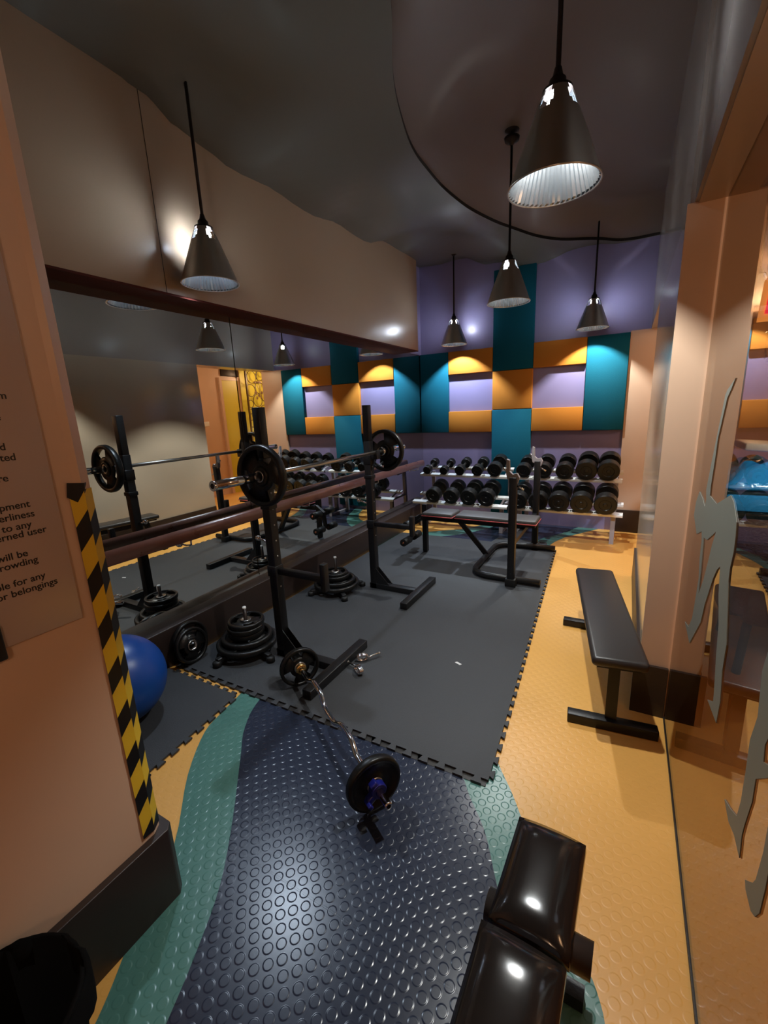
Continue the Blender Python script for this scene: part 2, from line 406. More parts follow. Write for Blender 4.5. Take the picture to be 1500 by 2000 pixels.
def disc_x(y):  # left edge of the recess
    pts = [(-2.2,-.72),(.5,-.75),(1.2,-.82),(1.7,-.92),(2.128,-1.06),(2.41,-1.204),(2.637,-1.301),(2.892,-1.379),(3.116,-1.425),(3.406,-1.458),(3.752,-1.465),(4.063,-1.410),(4.391,-1.325),(4.794,-1.195),(5.057,-1.04),(5.25,-.85),(5.44,-.645),(5.60,-.42),(5.68,-.24),(5.735,-.05),(5.745,.17)]
    return pts
def ceiling():
    edge = [Vector((x, y, 0)) for y, x in disc_x(0)]
    # resample smoothly
    P = []
    for i in range(len(edge)-1):
        p0 = edge[max(i-1, 0)]; p1 = edge[i]; p2 = edge[i+1]; p3 = edge[min(i+2, len(edge)-1)]
        for k in range(4):
            t = k/4
            P.append(.5*((2*p1)+(p2-p0)*t+(2*p0-5*p1+4*p2-p3)*t*t+(-p0+3*p1-3*p2+p3)*t**3))
    P.append(edge[-1])
    # outer boundary matched to the same parameter
    n = len(P); O = []
    for i, p in enumerate(P):
        s = i/(n-1)
        # walk from (left wall, near) up to the back corner then along the back wall
        if s < .70: O.append(Vector((-2.60, -2.2+(YB+2.2)*(s/.70)**1.0, 0)))
        else: O.append(Vector((-2.60+(2.78)*((s-.70)/.30), YB, 0)))
    K = 14; vs = []; fs = []
    for i in range(n):
        for k in range(K+1):
            q = O[i].lerp(P[i], k/K); vs.append((q.x, q.y, cz(q.x, q.y)))
    for i in range(n-1):
        for k in range(K):
            a = i*(K+1)+k; fs.append((a, a+K+1, a+K+2, a+1))
    mb = MB(); mb.add(vs, fs, True)
    # thin edge and the gently dished recess behind it
    mb2 = MB(); vs = []; fs = []; K2 = 12
    for i in range(n):
        x, y = P[i].x, P[i].y; z = cz(x, y)
        mb2.v += [Vector((x, y, z)), Vector((x, y, z+.028))]
        for k in range(K2+1):
            q = Vector((x, y, 0)).lerp(Vector((.18, min(y, 5.0), 0)), k/K2); t_ = min(1, (q-Vector((x, y, 0))).length/.45); t_ = t_*t_*(3-2*t_)
            vs.append((q.x, q.y, (z+.028)*(1-t_)+3.455*t_))
    for i in range(n-1):
        mb2.f.append((2*i, 2*i+1, 2*i+3, 2*i+2)); mb2.sm.append(True)
        for k in range(K2): a = i*(K2+1)+k; fs.append((a, a+K2+1, a+K2+2, a+1))
    o = struct('ceiling', mb, 'ceil')
    struct('ceiling_step', mb2, 'seam_and_shade', parent=o)  # near-black colour carries the shade on the recess edge
    struct('ceiling_recess', MB().add(vs, fs, True), 'ceil2', parent=o)
    struct('ceiling_slab', MB().box((-2.75, -2.2, 3.62), (.42, YB+.1, 3.7)), 'ceil2')
ceiling()
o = MB().lathe([(.001, 3.44), (.06, 3.44), (.065, 3.45), (.12, 3.45), (.125, 3.46), (.001, 3.46)], 24, T(-.12, 2.75, 0)).build('ceiling_speaker', 'ceil2', origin=(-.12, 2.75, 3.44))
tag(o, 'small round dark disc fixed to the ceiling recess', 'ceiling fitting')

# foreground glass partition
struct('window_1', MB().box((.267, -.8, .012), (.273, 2.245, 2.279)), 'glass')
struct('trim_2', MB().box((.264, -.8, 0), (.276, 2.245, .012)), 'seam_and_shade')

# ------------------------------------------------------------------ acoustic wall panels
Z0, Z1, Z2, Z3 = 1.214, 1.497, 1.977, 2.272
def panel(x0, x1, z0, z1, m, label, th=.055, wrap=False):
    o = MB().rbox((x0+.002, YB-th, z0+.002), (x1-.002, YB, z1-.002), .006, 2).build('wall_panel', m, origin=((x0+x1)/2, YB, z0))
    tag(o, label, 'wall panel', 'padded panels on the purple back wall')
panel(MX+.002, -2.16, Z0, Z3, 'teal', 'wide teal padded panel in the mirror corner of back wall')
panel(-2.16, -1.56, Z2, Z3, 'orange', 'upper orange padded panel between the corner teal panel and centre stripe')
panel(-2.16, -1.56, Z0, Z1, 'orange', 'lower orange padded panel between the corner teal panel and centre stripe')
panel(-1.56, -1.062, Z2, 3.15, 'teal', 'tall dark teal panel running from the ceiling down to the orange square')
panel(-1.56, -1.062, Z1, Z2, 'orange', 'square orange padded panel in the middle of the teal centre stripe')
panel(-1.56, -1.062, .06, Z1, 'teal', 'teal panel below the orange square, reaching down behind the dumbbells')
panel(-1.062, -.47, Z2, Z3, 'orange', 'upper orange padded panel right of the centre stripe')
panel(-1.062, -.47, Z0, Z1, 'orange', 'lower orange padded panel right of the centre stripe')
panel(-.47, -.04, Z0, Z3, 'teal', 'teal padded panel at the right end of the back wall')

# ------------------------------------------------------------------ pendant lamps
def lamp_proto():
    t = thing('pendant_lamp', '', 'pendant lamp', (0, 0, 0), 'cone shaped pendant lamps')
    Rm = .16; n = 48
    zs = [0, .006, .04, .08, .12, .16, .19, .222, .238, .256, .272, .290]
    def rad(z): return .16-.110*(z/.29)+.002*math.sin(PI*z/.29)
    prof = [(rad(z), z) for z in zs]
    def win(i, j, n): 
        a = (j+.5)/n*4 % 1      # four vents, one in every quarter
        w_ = .34 if i in (8, 9) else .27
        return i in (7, 8, 9, 10) and abs(a-.5) < w_/2*1.35
    sh = MB().lathe(prof, n, skip=lambda i, j: win(i, j, n)).build('lamp_shade', 'shade_out', t)
    vs = []; fs = []; nn = 96
    for i, (r, z) in enumerate(prof):
        for j in range(nn):
            rr = (r-.004)*(1-.035*(j % 2)*(1 if 0 < i < 7 else 0)); vs.append((rr*math.cos(2*PI*j/nn), rr*math.sin(2*PI*j/nn), z+.001))
    for i in range(len(prof)-1):
        for j in range(nn):
            if win(i, j, nn): continue
            a = i*nn+j; b = i*nn+(j+1) % nn; fs.append((b, a, a+nn, b+nn))
    MB().add(vs, fs, False).build('reflector', 'shade_in', sh)
    MB().tube([(Rm*math.cos(2*PI*k/48), Rm*math.sin(2*PI*k/48), .001) for k in range(48)], .0035, 8, closed=True).build('rim', 'steel', sh)
    MB().lathe([(.001, .224), (.030, .228), (.034, .25), (.028, .276), (.001, .282)], 16).build('vent_glow_core', 'win', t)  # added emitter: whitens the vents and throws their glow on nearby walls
    MB().lathe([(.001, .192), (.046, .192), (.046, .197), (.016, .205), (.014, .222), (.001, .222)], 24).build('light_baffle', 'dark', t)  # baffle added to keep the point light's direct rays off the vents
    MB().lathe([(.051, .288), (.050, .296), (.030, .300), (.028, .325), (.018, .335), (.012, .36), (.001, .36)], 24).build('cap', 'dark', t)
    return t
LP = lamp_proto()
COOL = (.72, .85, 1.0); NEUT = (1.0, .90, .70)
lamps = [(-2.195, 1.924, 2.315, 3.405, COOL, 'chrome cone pendant lamp by the beige wall above the mirror'),
         (-.301, 1.882, 2.315, 3.47, NEUT, 'largest, nearest chrome cone pendant lamp with faceted glowing inside'),
         (-.876, 3.63, 2.32, 3.47, NEUT, 'chrome cone pendant lamp in front of the tall teal stripe'),
         (-1.97, 5.42, 2.315, 3.36, COOL, 'small far chrome pendant lamp near the mirror corner of the back wall'),
         (-.405, 5.40, 2.31, 3.47, NEUT, 'far chrome pendant lamp nearest the right end of the back wall')]
for i, (x, y, z, zt, c, lab) in enumerate(lamps):
    o = LP if i == 0 else copy_tree(LP)
    o.location = (x, y, z); o['label'] = lab; o.rotation_euler = (0, 0, R((37, 21, 35, 20, 4)[i]))
    rod = MB().tube([(x, y, z+.35), (x, y, zt-.02)], .009, 10).build('rod', 'dark', o)
    MB().lathe([(.001, zt), (.055, zt), (.05, zt-.02), (.02, zt-.035), (.009, zt-.05), (.001, zt-.05)], 24, T(x, y, 0)).build('canopy', 'dark', o)
    l = D.lights.new('lamp_light', 'POINT'); l.energy = LAMP_W[i]; l.color = c; l.shadow_soft_size = .022
    lo = D.objects.new('lamp_light', l); lo.location = (0, 0, .165); lo.parent = o; COL.objects.link(lo)

# ------------------------------------------------------------------ rubber mats
def toothed(p, q, pitch, depth, inward):
    """dovetail teeth along p->q, pushed to the given side"""
    p = Vector((*p, 0)); q = Vector((*q, 0)); d = q-p; n = max(1, round(d.length/pitch)); u = d/n; w = Vector((inward[0], inward[1], 0))*depth
    out = []
    for k in range(n):
        a = p+u*k
        for s, h in ((0, 0), (.28, 0), (.16, 1), (.72, 1), (.60, 0)): out.append(((a+u*s+w*h).x, (a+u*s+w*h).y))
    return out
def rubber_mat():
    c0, c1, c2, c3 = (-2.43, 1.485), (-.40, 1.49), (-.585, 4.72), (-2.43, 4.72)
    pl = toothed(c0, c1, .082, .030, (0, -1)) + toothed(c1, c2, .082, .018, (1, .05)) + [c2, (-.66, 4.735), (-.70, 4.93), (-1.25, 4.93), (-1.28, 4.74), c3]
    t = thing('rubber_mat', 'large black interlocking rubber mat under the squat stands', 'rubber mat', (-1.4, 1.6, 0))
    MB().prism(pl, .0035, .014).build('mat_sheet', 'mat', t)
    MB().box((-2.43, 1.462, .0033), (-.405, 1.5, .0042)).build('edge_shade_strip', 'seam_and_shade', t)  # dark strip painting the shade in the sockets between the teeth
rubber_mat()
pl = toothed((-1.755, .72), (-1.83, 1.42), .075, .022, (1, 0)) + toothed((-1.83, 1.42), (-2.40, 1.42), .075, .018, (0, 1)) + [(-2.44, 1.42), (-2.44, .63), (-1.76, .63)]
o = MB().prism(pl, .0035, .013).build('rubber_mat', 'mat', origin=(-2.1, 1.0, 0))
tag(o, 'small dark rubber mat tile behind the pillar, under the blue ball', 'rubber mat')

# ------------------------------------------------------------------ handrail in front of the mirror
def handrail():
    t = thing('handrail', 'varnished brown wooden handrail running along the mirror', 'handrail', (-2.45, 3, .8))
    y0, y1 = .75, 5.44; xc = -2.447; zc = .822
    prof = []
    for k in range(13):
        a = PI*k/12; prof.append((xc+.030*math.cos(a), zc+.002+.040*math.sin(a)))
    for k in range(13):
        a = PI+PI*k/12; prof.append((xc+.030*math.cos(a), zc-.034+.010*math.sin(a)))
    n = len(prof); vs = [(x, y0, z) for x, z in prof]+[(x, y1, z) for x, z in prof]
    fs = [(i, (i+1) % n, n+(i+1) % n, n+i) for i in range(n)]
    mb = MB().add(vs, fs, True); mb.f += [tuple(range(n))[::-1], tuple(range(n, 2*n))]; mb.sm += [False]*2
    mb.build('rail', 'rail', t, recalc=True)
    for y in (1.72, 2.95, 4.2, 5.3):
        b = MB().tube([(MX, y, .74), (-2.50, y, .735), (-2.452, y, .745), (-2.447, y, .785)], .006, 10)
        b.lathe([(.001, 0), (.026, 0), (.024, .008), (.001, .008)], 20, T(MX, y, .74) @ RY(PI/2)).build('bracket', 'chrome', t)
handrail()

# ------------------------------------------------------------------ weight plates
def plate_mesh(r, th, hub=.028, name='weight_plate'):
    """rimmed cast plate with three grip windows, axis along Z, centred"""
    t = th/2; mb = MB()
    # rim
    mb.lathe([(r*.83, -t*.35), (r*.84, -t), (r*.97, -t), (r, -t*.6), (r, t*.6), (r*.97, t), (r*.84, t), (r*.83, t*.35), (r*.83, -t*.35)], 48)
    # hub
    mb.lathe([(hub, -t), (r*.30, -t), (r*.33, -t*.6), (r*.33, t*.6), (r*.30, t), (hub, t), (hub, -t)], 32)
    # web with three windows
    for k in range(3):
        a0 = 2*PI*k/3+R(20); a1 = 2*PI*(k+1)/3-R(45)
        # solid spoke between windows
        mb.lathe([(r*.32, -t*.4), (r*.84, -t*.4), (r*.84, t*.4), (r*.32, t*.4)], 10, None, True, a1, 2*PI*(k+1)/3+R(20))
        mb.lathe([(r*.32, -t*.4), (r*.50, -t*.4), (r*.50, t*.4), (r*.32, t*.4)], 12, None, True, a0, a1)
    return mb
def plate_thing(r, th, label, mx, group, tint=None, solid=False):
    loc = mx.translation
    t = thing('weight_plate', label, 'weight plate', loc, group)
    mxx = mx
    mb = MB(); src = plate_mesh(r, th) if not solid else None
    if solid:
        tt = th/2; src = MB().lathe([(.028, -tt*.8), (r*.3, -tt*.8), (r*.34, -tt*.4), (r*.82, -tt*.4), (r*.85, -tt), (r*.97, -tt), (r, -tt*.6), (r, tt*.6), (r*.97, tt), (r*.85, tt), (r*.82, tt*.4), (r*.34, tt*.4), (r*.3, tt*.8), (.028, tt*.8), (.028, -tt*.8)], 48)
    mb.v = [mxx @ v for v in src.v]; mb.f = src.f; mb.sm = src.sm
    mb.build('plate_body', 'iron', t)
    MB().lathe([(.026, -th/2-.0002), (.034, -th/2-.0002), (.034, th/2+.0002), (.026, th/2+.0002), (.026, -th/2-.0002)], 24, mxx).build('bushing', 'steel', t)
    return t

# barbell on the squat stands
bx, bz = -1.795, 1.218
def barbell():
    t = thing('barbell', 'long chrome barbell racked on the two squat stands', 'barbell', (bx, 2.5, bz))
    MB().tube([(bx, 1.80, bz), (bx, 3.17, bz)], .014, 16).build('bar_shaft', 'steel', t)
    for s, (a, b) in ((-1, (1.425, 1.81)), (1, (3.168, 3.56))):
        m = MB().tube([(bx, a, bz), (bx, b, bz)], .025, 24)
        e = a if s < 0 else b
        m.lathe([(.0245, 0), (.027, .002), (.027, .012), (.0245, .014)], 24, T(bx, e-(0 if s < 0 else .014), bz) @ RX(-PI/2))
        c = b if s < 0 else a
        m.lathe([(.026, -.02), (.037, -.02), (.037, 0), (.037, .02), (.026, .02)], 24, T(bx, c, bz) @ RX(-PI/2))
        sl = m.build('sleeve', 'chrome', t)
        MB().lathe([(.001, 0), (.014, 0)], 20, T(bx, e+(-.0006 if s < 0 else .0006), bz) @ RX(-PI/2)).build('end_hole', 'dark', sl)
barbell()
plate_thing(.178, .042, 'black tri-grip weight plate on the near end of the racked barbell', T(bx, 1.765, bz) @ RX(PI/2) @ RZ(R(25)), 'plates on the racked barbell')
plate_thing(.178, .042, 'black tri-grip weight plate on the far end of the racked barbell', T(bx, 3.215, bz) @ RX(PI/2) @ RZ(R(70)), 'plates on the racked barbell')

# ------------------------------------------------------------------ squat stands
def squat_stand(x, y, label, sgn):
    t = thing('squat_stand', label, 'squat stand', (x, y, .014), 'pair of black squat stands')
    z0 = .014
    MB().rbox((x-.03, y-.03, z0), (x+.03, y+.03, 1.31), .004, 2).rbox((x-.036, y-.036, 1.0), (x+.036, y+.036, 1.03), .004, 2).build('upright', 'black', t)
    MB().rbox((x-.027, y-.027, 1.30), (x+.027, y+.027, 1.60), .004, 2).build('inner_post', 'black', t)
    for z in [.50+.1*k for k in range(8)]:
        MB().lathe([(.001, 0), (.006, 0), (.006, .002), (.001, .002)], 10, T(x+.0302, y, z) @ RY(PI/2)).build('adjustment_hole', 'steel', t)
    MB().rbox((x-.04, y-.03, z0), (x+.41, y+.03, z0+.05), .004, 2).build('base_rail', 'black', t)
    MB().rbox((x+.40, y-.30, z0), (x+.46, y+.30, z0+.055), .004, 2).build('foot_bar', 'black', t)
    g = MB()
    for s in (-.028, .024):
        pts = [(x+.03, z0+.05), (x+.16, z0+.05), (x+.03, z0+.19)]
        vs = [(px, y+s, pz) for px, pz in pts]+[(px, y+s+.004, pz) for px, pz in pts]
        g.add(vs, [(0, 1, 2), (5, 4, 3), (0, 3, 4, 1), (1, 4, 5, 2), (2, 5, 3, 0)])
    g.build('gusset', 'black', t)
    # bar holder
    h = MB().rbox((x-.036, y-.036, bz-.10), (x+.036, y+.036, bz-.02), .004, 2)
    h.rbox((x+.02, y-.03, bz-.055), (x+.095, y+.03, bz-.016), .004, 2).rbox((x+.085, y-.03, bz-.055), (x+.097, y+.03, bz+.02), .004, 2).build('bar_holder', 'black', t)
    # spotter arm
    a = MB().rbox((x+.03, y-.02, .585), (x+.37, y+.02, .625), .004, 2).rbox((x-.036, y-.036, .57), (x+.036, y+.036, .64), .004, 2)
    arm = a.build('spotter_arm', 'black', t)
    MB().rbox((x+.365, y-.022, .53), (x+.40, y+.022, .70), .004, 2).build('arm_stop', 'black', arm)
    MB().tube([(x-.03, y, .78), (x-.11, y, .80)], .008, 10).sphere((x-.12, y, .802), .018, 16).build('pull_pin', 'chrome', t)
squat_stand(-1.865, 1.865, 'near black squat stand holding the near end of the barbell', 1)
squat_stand(-1.865, 3.06, 'far black squat stand holding the far end of the barbell', 1)

# ------------------------------------------------------------------ weight trees with stacked plates
def weight_tree(x, y, ang, sizes, lab, where):
    t = thing('weight_tree', lab, 'weight tree', (x, y, .014), 'floor stands for stacked plates')
    for k in range(4):
        a = ang+PI/2*k; dx, dy = math.cos(a), math.sin(a)
        l = MB().rbox((-.02, -.018, 0), (.235, .018, .036), .004, 2, T(x, y, .030) @ RZ(a)).build('leg', 'black', t)
        MB().lathe([(.001, 0), (.028, 0), (.028, .03), (.02, .038), (.001, .038)], 16, T(x+dx*.235, y+dy*.235, .014)).build('rubber_foot', 'rubber', l)
    MB().tube([(x, y, .05), (x, y, .325)], .0125, 14).build('post', 'dark', t)
    MB().lathe([(.0127, 0), (.0135, .004), (.012, .012), (.001, .014)], 14, T(x, y, .32)).build('post_tip', 'white', t)
    z = .068; 
    for i, (r, th, lb) in enumerate(sizes):
        px = x+random.uniform(-.006, .006); py = y+random.uniform(-.006, .006)
        plate_thing(r, th-.001, lb, T(px, py, z+th/2) @ RZ(random.uniform(0, 6)), 'plates stacked on the %s weight tree' % where)
        z += th
weight_tree(-2.12, 1.80, R(-100), [(.198, .036, 'lowest and widest black plate of the near stack beside the handrail'), (.165, .036, 'second black plate from the bottom of the near stack'),
    (.118, .036, 'third black plate from the bottom of the near stack'), (.118, .036, 'fourth black plate from the bottom of the near stack'), (.118, .032, 'topmost small black plate of the near stack, grip windows showing')],
    'low black plate tree by the near squat stand', 'near')
weight_tree(-2.14, 2.86, R(-130), [(.198, .036, 'lowest and widest black plate of the far stack between the squat stands'), (.165, .036, 'second black plate from the bottom of the far stack'),
    (.118, .036, 'third black plate from the bottom of the far stack'), (.105, .026, 'topmost small black plate of the far stack, red mark on it')],
    'low black plate tree between the two squat stands', 'far')
# plates leaning on the plinth
plate_thing(.125, .030, 'black plate leaning on the dark plinth left of the near stack', T(-2.405, 1.575, .139) @ RY(PI/2-.15), 'loose plates leaning on the plinth')
plate_thing(.115, .028, 'black plate with a pale glint leaning right beside the near stack', T(-2.355, 1.545, .129) @ RY(PI/2-.15), 'loose plates leaning on the plinth')
# ------------------------------------------------------------------ curl bar with its two plates
P0 = Vector((-.765, 1.165, .130)); P1 = Vector((-1.552, 1.658, .130))
def curl_bar():
    d = (P1-P0); L_ = d.length; u = d.normalized(); s = Vector((u.y, -u.x, 0))
    t = thing('curl_bar', 'chrome zigzag curl bar lying on its plates across the mat edge', 'curl bar', (P0+P1)/2)
    pts = [(0.03, 0), (.16, 0), (.25, .032), (.34, .032), (.44, -.006), (.56, -.006), (.66, .032), (.75, .032), (.84, 0), (.97, 0)]
    path = []
    for i in range(len(pts)-1):
        for k in range(4):
            f = k/4; f2 = f*f*(3-2*f) if pts[i][1] != pts[i+1][1] else f
            a = pts[i][0]+(pts[i+1][0]-pts[i][0])*f; b = pts[i][1]+(pts[i+1][1]-pts[i][1])*f2
            path.append(P0+u*(a*L_)+Vector((0, 0, b*.9))+s*(b*.25))
    path.append(P0+u*(.97*L_))
    MB().tube(path, .0125, 14).build('bent_shaft', 'chrome', t)
    q = (-u).to_track_quat('Z', 'Y').to_matrix().to_4x4()
    m = MB().lathe([(.015, -.045), (.015, .115), (.0155, .116), (.0155, .122), (.009, .122)], 24, T(*P0) @ q)
    sl = m.build('sleeve', 'chrome', t)
    MB().lathe([(.009, .121), (.009, .05), (.001, .05)], 20, T(*P0) @ q).build('sleeve_bore', 'dark', sl)
    q2 = u.to_track_quat('Z', 'Y').to_matrix().to_4x4()
    MB().lathe([(.015, -.03), (.015, .16), (.001, .16)], 24, T(*P1) @ q2).build('sleeve', 'chrome', t)
    MB().lathe([(.013, 0), (.030, 0), (.030, .012), (.013, .012)], 24, T(*(P1-u*.035)) @ q2).build('collar', 'brass', t)
    return u, q, q2
u, qn, qf = curl_bar()
plate_thing(.116, .034, 'solid black plate on the near end of the curl bar', T(*P0) @ qn, 'plates on the curl bar', solid=True)
plate_thing(.116, .030, 'black tri-grip plate on the far end of the curl bar', T(*P1) @ qf @ RZ(.6), 'plates on the curl bar')
def clamp(p, q):
    t = thing('bar_clamp', 'blue plastic bar clamp on the near sleeve of the curl bar', 'bar clamp', p)
    mx = T(*p) @ q
    MB().lathe([(.0155, 0), (.030, 0), (.033, .004), (.033, .026), (.030, .030), (.0155, .030)], 20, mx, False).build('ring', 'bluep', t)
    MB().rbox((-.014, .02, .0), (.014, .055, .03), .005, 2, mx).rbox((-.011, .050, .004), (.011, .066, .048), .004, 2, mx).build('lever', 'bluep', t)
    MB().rbox((.02, -.02, .0), (.046, .012, .028), .005, 2, mx).build('latch', 'bluep', t)
clamp(P0-u*.020, qn @ RZ(2.2))

# chrome spring collars and a scrap on the mat
def spring_collar(loc, rz, label):
    t = thing('spring_collar', label, 'spring collar', loc, 'chrome collars dropped on the mat'); x, y, z = loc
    mx = T(x, y, z+.016) @ RZ(rz)
    pts = [(.036*math.cos(2*PI*k/16), .010*(k/16-1), .008+.036*math.sin(2*PI*k/16)*.55+.0) for k in range(0, 49)]
    MB().tube([mx @ Vector((a, b*.9, c)) for a, b, c in pts], .0055, 8).build('coil', 'chrome', t)
    MB().tube([mx @ Vector(p) for p in ((.036, 0, 0), (.06, .006, .008), (.110, .022, .008))], .0065, 8).sphere(mx @ Vector((.113, .023, .008)), .010, 12).build('grip', 'chrome', t)
spring_collar((-1.352, 2.015, .015), R(40), 'upper chrome spring collar on the mat beside the near foot bar')
spring_collar((-1.30, 1.90, .015), R(150), 'lower chrome spring collar on the mat nearer the curl bar')
o = MB().prism([(-.022, -.006), (.018, -.009), (.022, .006), (-.016, .009)], 0, .0012, T(-.80, 2.246, .0145) @ RZ(-.3)).build('paper_scrap', 'paper', origin=(-.80, 2.246, .0145))
tag(o, 'tiny white scrap lying on the middle of the black mat', 'scrap')

# ------------------------------------------------------------------ exercise ball
def ball():
    c = (-2.222, 1.02, .243); r = .23
    t = thing('exercise_ball', 'blue exercise ball half hidden behind the taped pillar', 'exercise ball', (c[0], c[1], .013))
    MB().sphere(c, r, 48).build('ball_skin', 'blue', t)
    MB().lathe([(.001, 0), (.012, 0), (.010, .004), (.001, .005)], 16, T(c[0], c[1], c[2]+r-.001)).build('plug', 'white', t)
ball()

# ------------------------------------------------------------------ dumbbell racks and dumbbells
TIER = [T(0, 5.40, .735) @ RX(R(14)), T(0, 5.20, .40) @ RX(R(14))]
def dumbbell_rack(xa, xb, label):
    xm = (xa+xb)/2
    t = thing('dumbbell_rack', label, 'dumbbell rack', (xm, 5.4, 0), 'two-tier dumbbell racks')
    for k, e in ((0, 0), (1, .03)):
        for dy in (-.125, .125):
            m = MB().rbox((xa-e, dy-.032, -.012), (xb+e, dy+.032, 0), .003, 2, TIER[k])
            m.rbox((xa-e, dy-.036, -.03), (xb+e, dy-.030, .0), .002, 2, TIER[k]).build('shelf_rail', 'shelfp', t)
        for xx in (xa+.06, xb-.06): MB().rbox((xx-.012, -.155, -.035), (xx+.012, .155, -.012), .002, 2, TIER[k]).build('shelf_arm', 'legp', t)
    for x in (xa+.06, xb-.06):
        f = MB().tube([(x, 5.17, 0), (x, 5.17, .355)], .022, square=True).tube([(x, 5.17, .33), (x, 5.58, .33)], .014, square=True)
        f.build('front_leg', 'legp', t)
        MB().tube([(x, 5.62, .0), (x, 5.58, .69)], .022, square=True).tube([(x, 5.58, .67), (x, 5.36, .66)], .014, square=True).build('rear_leg', 'legp', t)
        MB().tube([(x, 5.18, .02), (x, 5.64, .02)], .02, square=True).build('floor_bar', 'legp', t)
dumbbell_rack(-2.40, -1.215, 'two-tier pale dumbbell rack next to the mirror corner')
dumbbell_rack(-1.12, .0, 'two-tier pale dumbbell rack at the right end of the back wall')

def dumbbell(x, tier, r, label, group):
    mx = TIER[tier] @ T(x, 0, r+.002)
    t = thing('dumbbell', label, 'dumbbell', mx.translation, group)
    hw = .030+r*.22; sep = .130
    MB().tube([mx @ Vector((0, -sep, 0)), mx @ Vector((0, sep, 0))], .015, 12).build('handle', 'steel', t)
    for s in (-1, 1):
        m = MB(); q = mx @ T(0, s*sep, 0) @ RX(PI/2)
        for a, b in (((r*.55, -hw), (r*.93, -hw)), ((r*.93, -hw), (r, -hw+.007)), ((r, -hw+.007), (r, hw-.007)), ((r, hw-.007), (r*.93, hw)), ((r*.93, hw), (r*.55, hw)),
                     ((r*.55, hw), (r*.50, hw-.006)), ((r*.50, hw-.006), (r*.20, hw-.006)), ((r*.20, hw-.006), (r*.16, hw)), ((r*.16, hw), (.0005, hw)),
                     ((.0005, -hw), (r*.16, -hw)), ((r*.16, -hw), (r*.20, -hw+.006)), ((r*.20, -hw+.006), (r*.50, -hw+.006)), ((r*.50, -hw+.006), (r*.55, -hw))):
            m.lathe([a, b], 32, q)
        m.build('head', 'iron', t)
    return t
for i, (x, r) in enumerate(((-2.29, .055), (-2.055, .055), (-1.835, .065), (-1.605, .070), (-1.385, .088))):
    dumbbell(x, 0, r, ('smallest round dumbbell, leftmost on the upper left rack', 'small dumbbell, second from the left on the upper left rack', 'dumbbell in the middle of the upper left rack',
        'dumbbell, fourth from the left on the upper left rack', 'largest dumbbell, rightmost on the upper left rack')[i], 'dumbbells on the left rack, upper tier')
for i, (x, r) in enumerate(((-2.12, .098), (-1.88, .098), (-1.65, .102), (-1.43, .105))):
    dumbbell(x, 1, r, ('leftmost black dumbbell on the lower tier of the left rack', 'second black dumbbell from the left on the lower left rack', 'third black dumbbell from the left on the lower left rack',
        'rightmost black dumbbell on the lower left rack, beside the bench post')[i], 'dumbbells on the left rack, lower tier')
for i, (x, r) in enumerate(((-1.04, .085), (-.815, .092), (-.585, .095), (-.36, .110), (-.14, .110))):
    dumbbell(x, 0, r, ('leftmost dumbbell on the upper right rack, behind the bench post', 'second dumbbell from the left on the upper right rack', 'dumbbell in the middle of the upper right rack',
        'fourth dumbbell on the upper right rack, tall round heads', 'rightmost dumbbell on the upper tier of the right rack')[i], 'dumbbells on the right rack, upper tier')
for i, (x, r) in enumerate(((-1.045, .10), (-.825, .105), (-.605, .110), (-.375, .114), (-.14, .114))):
    dumbbell(x, 1, r, ('leftmost dumbbell on the lower right rack, behind the bench post', 'second dumbbell from the left on the lower right rack', 'dumbbell in the middle of the lower right rack',
        'fourth dumbbell on the lower right rack', 'rightmost dumbbell on the lower right rack, above the front leg')[i], 'dumbbells on the right rack, lower tier')

